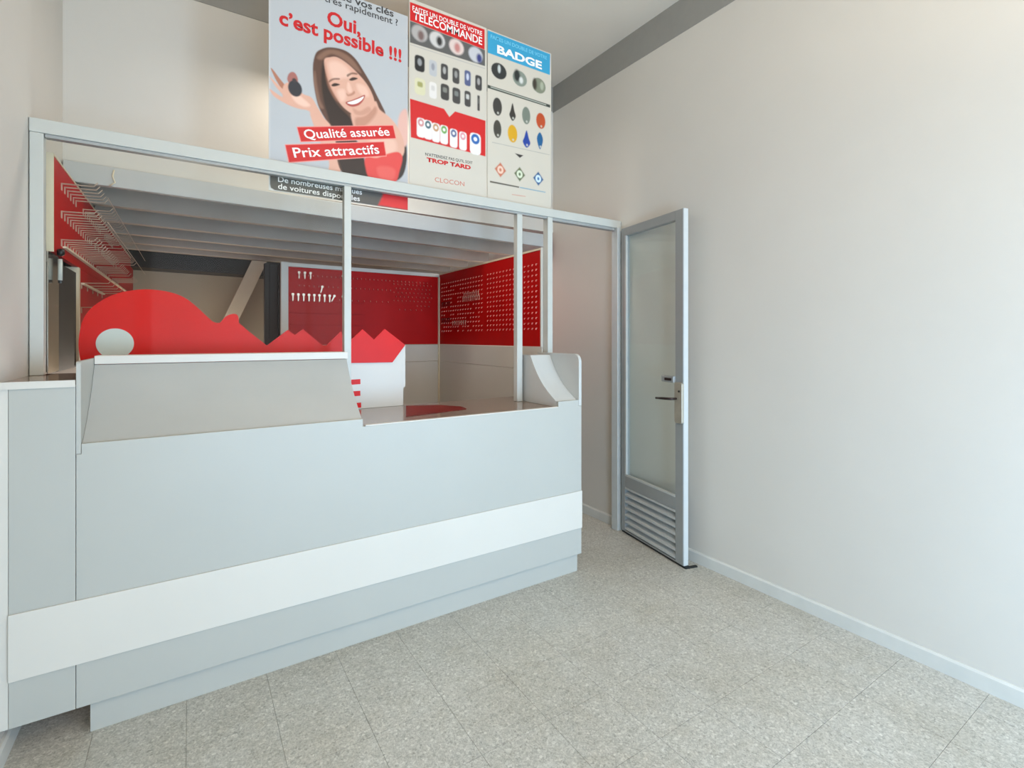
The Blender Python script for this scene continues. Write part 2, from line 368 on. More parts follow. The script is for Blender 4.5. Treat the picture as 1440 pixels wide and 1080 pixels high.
def text_obj(body, m, parent, P0, P1, cap, ypl, thick=.0006, bold=.012, name='lettering', shear=0.):
    """flat print letters on a plane facing -y: baseline from P0 to P1 (x,z), letter height cap"""
    cu = bpy.data.curves.new('txt', 'FONT'); cu.body = body; cu.size = 1; cu.offset = bold; cu.resolution_u = 3; cu.shear = shear
    o = bpy.data.objects.new('txt', cu); COL.objects.link(o)
    dg = bpy.context.evaluated_depsgraph_get(); me = bpy.data.meshes.new_from_object(o.evaluated_get(dg))
    bpy.data.objects.remove(o)
    xs = [v.co.x for v in me.vertices]; xa, xb = min(xs), max(xs)
    P0, P1 = Vector(P0), Vector(P1); e = (P1-P0); Lw = e.length; e.normalize(); nrm = Vector((-e.y, e.x))
    for v in me.vertices:
        p = P0+e*((v.co.x-xa)/(xb-xa)*Lw)+nrm*(v.co.y/.70*cap)
        v.co = (p.x, ypl, p.y)
    me.materials.clear(); me.materials.append(m)
    t = bpy.data.objects.new(name, me); COL.objects.link(t); put(t, parent); return t
q = [(0.7068,0.954),(0.7788,0.9554)]
text_obj('E', M['red'], ks, q[0], q[1], .150, 2.7118, bold=.02, name='letter')['label'] = 'red capital letter partly hidden behind the console'

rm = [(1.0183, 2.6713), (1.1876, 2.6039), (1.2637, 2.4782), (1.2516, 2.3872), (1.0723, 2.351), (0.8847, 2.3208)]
tag(MB().prism(rm, 'z', .9452, .948).obj('red_patch', mat('dark_red_patch', (118, 22, 14), .35, noise=.1, nscale=12)), 'dark red flat patch on the brown worktop just right of the white key board', 'mat')  # thin dark red slab forming a flat patch on the worktop

# ============================================================ BOOTH PARTITIONS WITH PEGBOARDS
XP, YP = 1.875, 4.10
rp = thing('booth_side_partition', 'right booth partition with red pegboard above white panels', 'partition', (XP, 3.3, 0))
MB().box(XP, XP+.03, 2.55, YP, 1.124, 1.268).obj('upper_white_panel', M['white'], rp)
MB().box(XP, XP+.03, 2.57, YP, 0, 1.120).obj('lower_white_panel', M['white'], rp)
rb = MB().box(XP, XP+.03, 2.562, YP, 1.274, 1.890).obj('red_pegboard', M['redboard'], rp)
MB().box(XP-.004, XP+.034, 2.548, 2.561, 1.270, 1.905).obj('white_end_trim', M['white'], rp)
MB().box(XP-.003, XP+.033, 2.562, YP, 1.891, 1.903).obj('top_rail', M['cream'], rp)
def pegs(parent, items, m=M['peg'], r=.0026, name='pegs'):
    mb = MB()
    for p, d in items:
        p = Vector(p); d = Vector(d)
        mb.tube([p, p+d, p+d*1.1+Vector((0, 0, -.010))], r, 4)
    o = mb.obj(name, m, parent); o['kind'] = 'stuff'; return o
it = []
for r in range(13):
    for c_ in range(33):
        y = 2.60+c_*.0445
        if 3.23 < y < 3.29: continue
        if y > 3.3 and random.random() < .12: continue
        it.append(((XP+.001, y, 1.392+r*.0345), (-.010, 0, 0)))
pegs(rb, it)['label'] = 'rows of small key hooks'
bp = thing('booth_back_partition', 'rear booth partition with red pegboard above white panels', 'partition', (1.25, YP, 0))
MB().box(.625, XP-.001, YP, YP+.03, 1.124, 1.268).obj('upper_white_panel', M['white'], bp)
MB().box(.625, XP-.001, YP, YP+.03, 0, 1.120).obj('lower_white_panel', M['white'], bp)
bb = MB().box(.625, XP-.014, YP, YP+.03, 1.274, 1.872).obj('red_pegboard', M['redboard'], bp)
MB().box(.575, .6245, YP-.006, YP+.036, 0, 1.905).obj('white_end_post', M['white'], bp)
MB().box(.625, XP-.001, YP-.006, YP+.034, 1.873, 1.902).obj('top_rail', M['white'], bp)
MB().box(XP-.0135, XP-.0005, YP-.013, YP-.0005, 0, 1.872).obj('corner_trim', M['cream'], bp)
for zz in (1.43, 1.52, 1.61, 1.335):
    MB().box(.64, 1.20, YP-.012, YP-.0005, zz, zz+.008).obj('hook_rail', M['redboard'], bb)
it = []
for z, a, b, st in ((1.815, .70, 1.78, .034), (1.735, .70, 1.45, .036), (1.635, 1.0, 1.45, .05), (1.790, 1.45, 1.80, .034), (1.755, 1.47, 1.80, .034), (1.72, 1.45, 1.78, .036), (1.685, 1.47, 1.80, .036), (1.65, 1.45, 1.78, .036), (1.61, 1.66, 1.80, .036), (1.575, 1.50, 1.72, .05)):
    x = a
    while x < b: it.append(((x, YP, z), (0, -.016, 0))); x += st
pegs(bb, it, r=.0025)['label'] = 'rows of small key hooks'

# key blanks hanging on the boards
def key_mesh(L=.048, w=.014, face='y'):
    mb = MB(); pts = []
    for i in range(10):
        a = math.radians(-60+i*300/9); pts.append((w*.62*math.sin(a+math.pi), 0-w*.5+w*.62*math.cos(a+math.pi)*-1))
    pts = [(w*.62*math.cos(math.radians(a)), -w*.4+w*.62*math.sin(math.radians(a))) for a in range(-50, 231, 28)]
    pts += [(-w*.25, -w*.95), (-w*.25, -L+.004), (0, -L), (w*.22, -L+.004), (w*.22, -L*.8), (w*.34, -L*.74), (w*.22, -L*.66), (w*.32, -L*.58), (w*.25, -w*.95)]
    if face == 'y': mb.prism(pts, 'y', -.0012, .0012)
    else: mb.prism(pts, 'x', -.0012, .0012)
    return mb
kb = key_mesh().obj('key_blank', M['keym']); kx = key_mesh(face='x').obj('key_blank_side', M['keym'])
kd = key_mesh(face='x', L=.04).obj('key_dark_side', M['keydark'])
def hang(src, loc, label, group, tilt=0, sc=1):
    o = src.copy(); COL.objects.link(o); o.name = 'key_blank'; o.location = loc; o.rotation_euler.y = tilt; o.scale = (sc, sc, sc)
    tag(o, label, 'key', group); return o
top3 = ['leftmost', 'middle', 'rightmost']
for i in range(3):
    hang(kb, (.700+i*.0415, YP-.012, 1.838), '%s of three pale keys in the top row of the rear pegboard' % top3[i], 'key blanks in the top row of the rear board', sc=1.15)
hang(kb, (.872, YP-.012, 1.737), 'lone tilted pale key in the second row of the rear pegboard', 'key blanks on the rear board', tilt=.25, sc=1.2)
for i in range(9):
    hang(kb, (.655+i*.0385, YP-.018, 1.668), '%s pale key blank in the long row of the rear pegboard' % ('first', 'second', 'third', 'fourth', 'fifth', 'sixth', 'seventh', 'eighth', 'last tilted')[i], 'key blanks in the long row of the rear board', tilt=.45 if i == 8 else 0, sc=1.2)
hang(kb, (1.028, YP-.012, 1.832), 'pale key just right of the slim post, top row of rear pegboard', 'key blanks on the rear board', sc=1.2)
hang(kb, (1.028, YP-.012, 1.668), 'pale key just right of the slim post, lower row of rear pegboard', 'key blanks on the rear board', sc=1.2)
# right board groups (y positions run from the far corner towards the viewer)
for i in range(8):
    hang(kx, (XP-.02, 3.345+i*.0335, 1.69-.0*i), 'pale key blank in the upper bunch on the dark red side pegboard', 'key blanks in the upper bunch of the side board', sc=.8)
for i in range(9):
    hang(kx, (XP-.02, 3.33+i*.0335, 1.655), 'pale key blank in the long middle bunch on the dark red side pegboard', 'key blanks in the middle bunch of the side board', sc=.75)
for i in range(8):
    hang(kx, (XP-.02, 3.555+i*.0335, 1.47), 'pale key blank in the lower bunch on the dark red side pegboard', 'key blanks in the lower bunch of the side board', sc=.75)
for i in range(5):
    hang(kd, (XP-.02, 3.86+i*.0335, 1.64), 'dark key blank near the far corner, upper row of the side pegboard', 'dark keys in the upper row of the side board')
for i in range(5):
    hang(kd, (XP-.02, 3.86+i*.0335, 1.50), 'dark key blank near the far corner, lower row of the side pegboard', 'dark keys in the lower row of the side board')
for o in (kb, kx, kd): bpy.data.objects.remove(o)

# ============================================================ LEFT DISPLAY BOARD WITH WIRE HOOKS
XH = -.452
lb = thing('hook_display_board', 'red display board with rows of long wire hooks on the left wall', 'display board', (XH, 3.3, 1.2))
MB().box(XH-.02, XH, 2.618, 5.85, 1.668, 2.046).obj('upper_red_panel', M['redboard'], lb)
MB().box(XH-.02, XH-.001, 3.16, 5.85, 1.195, 1.667).obj('lower_red_panel', M['redboard'], lb)
MB().box(XH-.02, XH+.002, 2.610, 2.617, 1.668, 2.054).obj('white_edge', M['cream'], lb)
MB().box(XH-.02, XH+.002, 2.618, 5.85, 2.047, 2.054).obj('white_top_edge', M['cream'], lb)
MB().box(XL2+.002, XH+.004, 3.12, 3.159, 1.195, 1.667).obj('cream_edge_post', M['cream'], lb)
HK = MB(); hk = HK
for s_ in (-.006, .006):
    hk.tube([(0, s_, .0), (.012, s_, .0), (.105, s_*.6, .004), (.118, s_*.3, .022)], .0018, 5)
hk.tube([(.001, -.006, 0), (.001, -.006, -.028)], .0018, 5); hk.tube([(.001, .006, 0), (.001, .006, -.028)], .0018, 5)
hk0 = hk.obj('wire_hook', M['wire']); n = 0
for r, (z, ys, st, cnt) in enumerate(((1.973, 2.76, .062, 30), (1.857, 2.76, .062, 32), (1.739, 2.76, .062, 32), (1.60, 3.21, .17, 5), (1.48, 3.21, .3, 3))):
    for k in range(cnt):
        if r == 0 and 5 < k < 8: continue
        if k > 12 and random.random() < .3: continue
        o = hk0 if n == 0 else hk0.copy()
        if n: COL.objects.link(o)
        o.parent = lb; o.location = (XH-lb.location.x, ys+k*st-lb.location.y, z-lb.location.z); n += 1
for z, a, b in ((1.715, 2.78, 5.6), (1.60, 3.2, 3.9)):
    MB().box(XH+.001, XH+.014, a, b, z-.008, z).obj('label_rail', M['cream'], lb)
# tip rails seen as pale beaded lines
for z, a, b in ((1.99, 3.0, 5.3), (1.875, 3.0, 5.3)):
    mb = MB(); mb.tube([(XH+.125, a, z), (XH+.125, b, z)], .0018, 5); mb.obj('front_rail', M['wire'], lb)

# steel-fronted box with latch under the board, on the high shelf
cb = thing('wall_cabinet', 'slim mirror-steel cabinet with black knob on the brown shelf by the left wall', 'cabinet', (-.48, 2.8, 1.19))
MB().box(XL2+.002, -.458, 2.725, 3.119, 1.191, 1.64).obj('carcass', M['dark'], cb)
MB().box(-.4575, -.4530, 2.540, 2.72, 1.195, 1.66).obj('steel_door', M['steel'], cb)['label'] = 'shiny steel door panel'
kn = MB(); kn.tube([(-.447, 2.655, 1.672), (-.435, 2.655, 1.672), (-.425, 2.655, 1.672)], [.012, .016, .011], 12); kn.obj('knob', M['black'], cb, smooth=True)
hd = MB(); hd.tube([(-.438, 2.655, 1.645), (-.438, 2.655, 1.56)], .0075, 8); hd.obj('handle', M['alu'], cb, smooth=True)
kn = MB(); kn.tube([(-.438, 2.655, 1.562), (-.438, 2.655, 1.548)], .007, 8); kn.obj('handle_cap', M['black'], cb)

# ============================================================ REAR ROOM
b0 = [(0.4882,2.0518),(0.6161,2.0624),(0.3815,1.4966),(0.241,1.4742)]
d0 = ((b0[0][0]+b0[1][0])/2, (b0[0][1]+b0[1][1])/2); d1 = ((b0[2][0]+b0[3][0])/2, (b0[2][1]+b0[3][1])/2)
tt = (d0[1]-0.0)/(d0[1]-d1[1]); sx = (d1[0]-d0[0])
hw = (b0[1][0]-b0[0][0])/2
st = MB().prism([(d0[0]-hw, 2.06), (d0[0]+hw, 2.06), (d0[0]+hw+sx*tt, .0), (d0[0]-hw+sx*tt, .0)], 'y', 5.28, 5.34).obj('diagonal_beam', M['beam'])
tag(st, 'pale diagonal timber brace rising to the mezzanine in the rear room', 'beam')
st.data.materials[0] = mat('pale_timber', (205, 196, 178), .6, noise=.05, nscale=20)
df = thing('door_2', 'dark framed doorway edge beside the rear red pegboard', 'door', (.56, 4.45, 0)); df['kind'] = 'structure'
MB().box(.498, .535, 4.42, 4.48, 0, 1.93).obj('jamb', M['dark'], df, bevel=.004)
MB().box(.537, .600, 4.44, 4.47, 0, 1.93).obj('dark_panel', M['dark'], df, bevel=.004)
MB().box(.602, .622, 4.42, 4.48, 0, 1.93).obj('jamb', M['dark'], df, bevel=.004)
w = MB(); w.tube([(-.327, 3.231, 2.185), (-.332, 3.224, 2.15), (-.322, 3.222, 2.12), (-.345, 3.226, 2.10)], .0035, 6)
tag(w.obj('hanging_cord', M['cream'], smooth=True), 'short pale cord dangling over the grey fascia board at the left', 'cord')

# ============================================================ POSTERS (flat printed sheets)
def paint_mat():
    m = bpy.data.materials.new('printed_paper'); m.use_nodes = True
    n = m.node_tree.nodes; a = n.new('ShaderNodeAttribute'); a.attribute_name = 'print'
    m.node_tree.links.new(a.outputs['Color'], n['Principled BSDF'].inputs['Base Color'])
    n['Principled BSDF'].inputs['Roughness'].default_value = .45
    return m
M['print'] = paint_mat(); M['paper'] = mat('paper_edge', (220, 218, 212), .6)
YPL = 2.552
def poster(name, label, x0, x1, z0, z1, res, bg, shapes):
    t = thing(name, label, 'poster', ((x0+x1)/2, YPL, z0))
    MB().box(x0, x1, YPL+.0006, YPL+.004, z0, z1).obj('backing_sheet', M['paper'], t)
    nx = int((x1-x0)/res)+1; nz = int((z1-z0)/res)+1
    X, Z = np.meshgrid(np.linspace(x0, x1, nx), np.linspace(z0, z1, nz))
    C = np.empty((nz, nx, 3)); C[:] = lin(bg)
    for sh in shapes:
        pts, col = sh[0], lin(sh[1]); fe = sh[2] if len(sh) > 2 else .0015; op = sh[3] if len(sh) > 3 else 1.
        p = np.array(pts); lo = p.min(0)-fe*1.2; hi = p.max(0)+fe*1.2
        ix = np.where((X[0] >= lo[0]) & (X[0] <= hi[0]))[0]; iz = np.where((Z[:, 0] >= lo[1]) & (Z[:, 0] <= hi[1]))[0]
        if len(ix) == 0 or len(iz) == 0: continue
        sl = np.s_[iz[0]:iz[-1]+1, ix[0]:ix[-1]+1]; x = X[sl]; z = Z[sl]
        d = np.full(x.shape, 1e9); ins = np.zeros(x.shape, bool); N = len(p)
        for i in range(N):
            a, b = p[i], p[(i+1) % N]; e = b-a; L2 = max(1e-12, e@e)
            t_ = np.clip(((x-a[0])*e[0]+(z-a[1])*e[1])/L2, 0, 1)
            d = np.minimum(d, np.hypot(x-a[0]-t_*e[0], z-a[1]-t_*e[1]))
            if abs(e[1]) > 1e-12:
                c_ = ((a[1] > z) != (b[1] > z)) & (x < e[0]*(z-a[1])/e[1]+a[0]); ins ^= c_
        sd = np.where(ins, d, -d); al = np.clip(sd/fe*.5+.5, 0, 1)*op
        C[sl] = C[sl]*(1-al[..., None])+np.array(col)*al[..., None]
    co = np.stack([X, np.full(X.shape, YPL), Z], -1).reshape(-1, 3)
    idx = np.arange(nx*nz).reshape(nz, nx)
    fc = np.stack([idx[:-1, :-1], idx[:-1, 1:], idx[1:, 1:], idx[1:, :-1]], -1).reshape(-1, 4)
    me = bpy.data.meshes.new('printed_sheet'); me.from_pydata(co.tolist(), [], fc.tolist())
    at = me.color_attributes.new('print', 'FLOAT_COLOR', 'POINT')
    at.data.foreach_set('color', np.concatenate([C.reshape(-1, 3), np.ones((nx*nz, 1))], 1).astype(np.float32).ravel())
    me.materials.append(M['print']); o = bpy.data.objects.new('printed_sheet', me); COL.objects.link(o); put(o, t)
    return t
YT = YPL-.0006
def ell(c, rx, rz, rot=0., n=20):
    return [(c[0]+rx*math.cos(a)*math.cos(rot)-rz*math.sin(a)*math.sin(rot), c[1]+rx*math.cos(a)*math.sin(rot)+rz*math.sin(a)*math.cos(rot)) for a in [k*2*math.pi/n for k in range(n)]]
def rrect(c, w, h):
    r = min(w, h)*.28; o = []
    for sx_, sz_, a0 in ((1,1,0),(-1,1,90),(-1,-1,180),(1,-1,270)):
        for a in (0, 45, 90): o.append((c[0]+sx_*(w/2-r)+r*math.cos(math.radians(a0+a)), c[1]+sz_*(h/2-r)+r*math.sin(math.radians(a0+a))))
    return o
def sm(p): return smooth(p, 4, True)
SK = (222, 170, 148); SK2 = (240, 198, 178); SKD = (176, 116, 92); HR = (92, 62, 50); HRD = (44, 30, 26); HRL = (134, 98, 80)
RED = (206, 22, 26)
p1 = [(0.3056,2.8989),(0.9828,3.1488),(0.3236,2.0166),(0.9889,2.0163)]
sh1 = [
 ([(0.8519,3.175),(0.9135,3.127),(0.9849,3.1151),(0.9849,3.2262)], RED),
 # far hand and hair behind shoulder
 (sm([(0.9214,2.351),(0.9529,2.4147),(0.9728,2.3809),(0.9768,2.2861),(0.9569,2.2023),(0.9135,2.1643),(0.9019,2.2151)]), (52, 44, 42), .004),
 (sm([(0.9292,2.4928),(0.9529,2.5479),(0.9808,2.5433),(0.9808,2.3826),(0.9529,2.3576),(0.9292,2.4094)]), (226, 178, 164), .006),
 # forearm
 (sm([(0.4863,2.4215),(0.5223,2.4234),(0.5589,2.4044),(0.5995,2.3717),(0.6409,2.2921),(0.627,2.1542),(0.5757,2.152),(0.5724,2.2075),(0.519,2.3186),(0.5026,2.3633)]), SK, .003),
 # hand with fingers
 (sm([(0.3146,2.5811),(0.3236,2.5805),(0.3509,2.5484),(0.3786,2.5159),(0.3662,2.4958),(0.3387,2.5316)]), SKD, .002),
 (sm([(0.3086,2.543),(0.3176,2.5389),(0.3479,2.5142),(0.3786,2.489),(0.3724,2.4706),(0.3357,2.5042)]), SK, .002),
 (sm([(0.3086,2.4868),(0.3236,2.481),(0.3601,2.464),(0.4128,2.4508),(0.4097,2.4297),(0.357,2.4432),(0.3236,2.4611)]), SK, .002),
 (sm([(0.3662,2.5125),(0.3878,2.5387),(0.4223,2.5279),(0.454,2.5024),(0.4928,2.4955),(0.519,2.4573),(0.5489,2.409),(0.519,2.3949),(0.4798,2.4268),(0.4349,2.4259),(0.3972,2.4333),(0.3662,2.4589)]), SK, .003),
 (sm([(0.4034,2.4822),(0.4349,2.4905),(0.4605,2.4768),(0.4863,2.4559),(0.4605,2.4425),(0.4223,2.4533)]), SK2, .006),
 (sm([(0.3847,2.5513),(0.391,2.58),(0.4066,2.5946),(0.4223,2.589),(0.4318,2.5645),(0.4254,2.539),(0.4003,2.532)]), (168, 104, 96), .003),
 (sm(ell([(0.4191,2.5186)][0], .031, .038)), (44, 46, 54), .003),
 (sm(ell([(0.416,2.5567)][0], .010, .010)), (60, 52, 56), .003),
 # hair mass
 (sm([(0.5724,2.7639),(0.6201,2.7737),(0.6654,2.7701),(0.7079,2.7437),(0.7476,2.6937),(0.7843,2.6419),(0.8141,2.591),(0.8405,2.546),(0.8595,2.506),(0.8292,2.4986),(0.777,2.5151),(0.7043,2.4499),(0.6972,2.3761),(0.7259,2.2737),(0.7696,2.1579),(0.6972,2.156),(0.6409,2.1567),(0.6132,2.219),(0.5995,2.3576),(0.5589,2.4044),(0.5289,2.4529),(0.5124,2.5111),(0.5026,2.581),(0.4993,2.6526),(0.5124,2.7154),(0.5389,2.7446)]), HR, .003),
 (sm([(0.5522,2.6894),(0.5724,2.5761),(0.6132,2.4953),(0.6759,2.4431),(0.7043,2.3885),(0.5995,2.3647),(0.5656,2.434),(0.5422,2.5329),(0.5389,2.6365)]), HRD, .006),
 (sm([(0.6132,2.304),(0.7043,2.3379),(0.7476,2.2525),(0.777,2.1556),(0.6972,2.156),(0.6409,2.1567)]), HRD, .006),
 (sm([(0.519,2.7001),(0.5656,2.7495),(0.627,2.7617),(0.6901,2.7382),(0.7331,2.6859),(0.7043,2.692),(0.6478,2.7254),(0.5859,2.7348),(0.5389,2.6923)]), HRL, .006),
 (sm([(0.5091,2.6279),(0.519,2.5614),(0.5322,2.4955),(0.5489,2.4579),(0.5289,2.4598),(0.5124,2.518),(0.5026,2.5845)]), HRL, .006),
 # neck, chest
 (sm([(0.683,2.47),(0.7404,2.4841),(0.8029,2.5585),(0.8292,2.5208),(0.8825,2.4929),(0.9292,2.4473),(0.9609,2.3783),(0.9569,2.3089),(0.898,2.2595),(0.8141,2.2434),(0.7476,2.2744),(0.7115,2.3395),(0.6936,2.4005)]), SK, .004),
 (sm([(0.7043,2.4463),(0.7549,2.4731),(0.8029,2.529),(0.8141,2.5023),(0.777,2.4418),(0.7259,2.3934),(0.7043,2.403)]), SKD, .008, .6),
 (sm([(0.777,2.3537),(0.8519,2.3923),(0.9135,2.3758),(0.9135,2.3154),(0.8367,2.2849)]), SK2, .012, .6),
 # red top
 (sm([(0.7549,2.2576),(0.8141,2.2656),(0.8748,2.3),(0.9292,2.3185),(0.9529,2.2929),(0.9371,2.2215),(0.9135,2.1568),(0.8519,2.1537),(0.777,2.1556),(0.7549,2.2028)]), (222, 70, 66), .004),
 (sm([(0.8141,2.2138),(0.871,2.2319),(0.9135,2.2172),(0.898,2.1617),(0.8367,2.1586)]), (230, 100, 92), .008, .7),
 # face
 (sm([(0.5522,2.6963),(0.5791,2.7168),(0.6132,2.7273),(0.6618,2.7118),(0.7151,2.677),(0.7586,2.6384),(0.7862,2.5983),(0.8011,2.5544),(0.7918,2.5152),(0.7623,2.4785),(0.7259,2.4588),(0.6865,2.4636),(0.6444,2.4854),(0.6098,2.5227),(0.5791,2.5745),(0.5589,2.6354)]), SK, .003),
 (sm([(0.5724,2.6884),(0.6132,2.7078),(0.6618,2.6903),(0.683,2.6498),(0.6409,2.6306),(0.5995,2.6118),(0.5791,2.6412)]), SK2, .010, .8),
 (sm([(0.6132,2.559),(0.6478,2.5755),(0.6548,2.5345),(0.6339,2.5148)]), SK2, .008, .8),
 (sm([(0.7115,2.6217),(0.7549,2.6192),(0.7733,2.5802),(0.7476,2.5661),(0.7187,2.5875)]), SK2, .008, .8),
 (sm([(0.6901,2.4933),(0.7259,2.4878),(0.7696,2.5206),(0.7843,2.5023),(0.7476,2.4713),(0.7043,2.4644)]), SKD, .006, .4),
 (sm([(0.5555,2.6834),(0.5791,2.585),(0.6201,2.5112),(0.5995,2.52),(0.5656,2.5813)]), SKD, .006, .5),
 # brows and eyes
 (sm([(0.5757,2.6016),(0.5961,2.6179),(0.6236,2.6257),(0.6236,2.6186),(0.5961,2.6091),(0.5757,2.5911)]), (96, 62, 48), .003, .8),
 (sm([(0.6618,2.6545),(0.6865,2.6724),(0.7115,2.676),(0.7115,2.6688),(0.6865,2.6634),(0.6654,2.6447)]), (96, 62, 48), .003, .8),
 (sm([(0.5859,2.5816),(0.5995,2.5942),(0.6167,2.5972),(0.627,2.5947),(0.6098,2.5829),(0.5927,2.5764)]), (52, 34, 30), .0025),
 (sm([(0.6724,2.6324),(0.6865,2.6472),(0.7043,2.6523),(0.7151,2.6499),(0.7008,2.6386),(0.683,2.63)]), (52, 34, 30), .0025),
 # nose
 (sm([(0.6583,2.5605),(0.6689,2.5561),(0.6865,2.568),(0.6972,2.5817),(0.7008,2.5718),(0.6865,2.5572),(0.6654,2.548)]), SKD, .004, .8),
 (sm([(0.6654,2.6161),(0.6759,2.6119),(0.6865,2.5788),(0.6724,2.5678),(0.6618,2.5865)]), SK2, .005, .8),
 # mouth
 (sm([(0.6548,2.5131),(0.683,2.5311),(0.7151,2.5521),(0.7513,2.5762),(0.744,2.5469),(0.7223,2.5177),(0.6936,2.5014),(0.6689,2.5006)]), (176, 74, 66), .0025),
 (sm([(0.6636,2.5143),(0.6901,2.5301),(0.7187,2.5483),(0.7458,2.5671),(0.7367,2.5469),(0.7151,2.525),(0.6901,2.5121),(0.6724,2.5104)]), (244, 238, 232), .0015),
 # banners
 ([(0.4254,2.3386),(0.9019,2.4572),(0.919,2.3871),(0.4429,2.2666)], (238, 150, 140), .002),
 ([(0.4286,2.3359),(0.9003,2.4531),(0.9151,2.3901),(0.4461,2.2717)], RED),
 ([(0.3733,2.2427),(0.8538,2.3603),(0.866,2.284),(0.39,2.1576)], (238, 150, 140), .002),
 ([(0.3764,2.24),(0.8504,2.3558),(0.8622,2.287),(0.3931,2.1626)], RED),
 # bottom strip
 ([(0.3104,2.1467),(1.005,2.1262),(1.005,2.0147),(0.3297,2.0199),(0.3146,2.0284),(0.3104,2.0475)], (84, 80, 74)),
 ([(0.8671,2.1526),(0.9849,2.1459),(0.9849,2.0176),(0.8216,2.0208),(0.8443,2.0743)], (214, 34, 36), .006),
]
# light sheet and the blank gap behind the rail
sh1.insert(0, ([(0.3056,3.097),(0.9889,3.3811),(0.9889,2.0316),(0.3056,2.0335)], (186, 188, 190), .01))
P1 = poster('key_poster', 'large poster of a smiling woman holding a car key, first at the left', p1[0][0], p1[1][0], p1[2][1], 3.06, .0026, (214, 212, 208), sh1)
def tx(parent, body, m, pts, cap, **k):
    return text_obj(body, m, parent, pts[0], pts[1], cap, YT, **k)
M['ired'] = mat('red_ink', (200, 20, 26), .5); M['iwhite'] = mat('white_ink', (240, 236, 232), .5)
M['idark'] = mat('dark_ink', (60, 58, 58), .5); M['iorange'] = mat('faint_red_ink', (206, 120, 100), .5); M['iblue'] = mat('blue_ink', (120, 200, 225), .5)
tx(P1, 'Oui,', M['ired'], [(0.5656,2.8774),(0.7295,2.8755)], .068, bold=.03)
tx(P1, 'c\u2019est possible !!!', M['ired'], [(0.3494,2.8032),(0.947,2.803)], .066, bold=.03)
tx(P1, 'de vos cl\u00e9s', M['idark'], [(0.6236,3.0215),(0.9038,3.0292)], .036, bold=.02)
tx(P1, 'tr\u00e8s rapidement ?', M['idark'], [(0.5522,2.9846),(0.9273,2.9901)], .034, bold=.01)
tx(P1, 'Qualit\u00e9 assur\u00e9e', M['iwhite'], [(0.4637,2.2892),(0.8844,2.3976)], .043, bold=.013)
tx(P1, 'Prix attractifs', M['iwhite'], [(0.416,2.189),(0.8292,2.2908)], .046, bold=.013)
tx(P1, 'De nombreuses marques', M['iwhite'], [(0.3448,2.0617),(0.7367,2.0619)], .026, bold=.01)
tx(P1, 'de voitures disponibles', M['iwhite'], [(0.3448,2.029),(0.7259,2.0269)], .026, bold=.01)

a, b = [(0.9909,3.1556),(1.473,3.1698)]; zt = (a[1]+b[1])/2
sh2 = [([(0.9949,3.1433),(1.4584,3.1501),(1.4584,3.0305),(0.9949,3.0439)], RED),
       ([(0.9949,3.042),(1.4609,3.0291),(1.4609,2.9346),(0.9949,2.9245)], (92, 90, 88))]

cs = [(1.05,2.9912),(1.1553,2.9906),(1.2742,2.9887),(1.3987,2.9826),(1.0583,2.9823),(1.1683,2.9868),(1.2787,2.9861),(1.4225,2.9691)]
for k in range(4): sh2.append((ell(cs[k], .047, .044), ((176,170,166),(206,202,198),(220,200,192),(196,196,200))[k], .006))
for k in range(4): sh2.append((ell(cs[4+k], .018, .026), ((120,96,92),(44,42,42),(196,130,124),(52,60,120))[k], .008))
sh2.append(([(0.9949,2.9153),(1.4609,2.922),(1.4609,2.9178),(0.9949,2.9115)], (180,176,172), .001))
r1 = [(1.0508,2.8269),(1.1292,2.8247),(1.1987,2.8248),(1.2706,2.8226),(1.3454,2.8305),(1.4177,2.8235)]
r2 = [(1.0529,2.7017),(1.1292,2.7021),(1.2018,2.7117),(1.2733,2.7099),(1.3454,2.7113),(1.4177,2.7051)]
for k in range(6):
    w1 = (.058,.046,.044,.044,.040,.044)[k]; sh2.append((rrect(r1[k], w1, .088), ((30,30,32),(186,186,188),(62,60,60),(66,64,62),(84,92,130),(60,58,58))[k], .003))
    sh2.append((ell((r1[k][0], r1[k][1]+.008), w1*.22, .02), ((150,150,150),(150,150,156),(170,168,164),(150,148,144),(200,205,220),(160,158,156))[k], .004))
    w2 = (.062,.044,.052,.050,.040,.016)[k]; sh2.append((rrect(r2[k], w2, .09), ((214,208,172),(226,220,214),(62,60,58),(66,64,62),(66,64,62),(70,66,64))[k], .003))
    sh2.append((rrect((r2[k][0], r2[k][1]+.012), w2*.5, .028), ((160,156,96),(206,200,194),(128,128,120),(120,124,120),(200,198,192),(110,106,100))[k], .004))
sh2.append(([(0.9949,2.6213),(1.1961,2.6163),(1.2295,2.5785),(1.2652,2.6187),(1.4642,2.6132),(1.4642,2.4018),(1.0002,2.4136)], RED))
w_ = [(1.0583,2.4885),(1.1,2.4865),(1.1468,2.4813),(1.1965,2.4806),(1.2562,2.4738),(1.3151,2.4704),(1.3964,2.4714)]
wc = ((206,140,140),(70,100,110),(196,150,110),(110,160,80),(90,100,140),(220,150,160),(40,100,170))
for k in range(7):
    big = k == 6; c = w_[k]
    sh2.append((rrect((c[0], c[1]-.010), .072 if big else .048, .125 if big else .105), (236,232,228), .003))
    sh2.append((ell((c[0], c[1]+.018), .028 if big else .018, .030 if big else .022), wc[k], .003))
    sh2.append((ell((c[0], c[1]+.018), .012 if big else .008, .012 if big else .009), (240,238,236), .003))
z0_ = [(0.9929,2.1089)][0][1]
P2 = poster('remote_control_poster', 'poster with a red heading and rows of remote controls, middle of the three', a[0], b[0], z0_-.02, zt, .0028, (206, 198, 184), sh2)
tx(P2, 'FAITES UN DOUBLE DE VOTRE', M['iwhite'], [(1.0091,3.1027),(1.4416,3.1068)], .026, bold=.015)
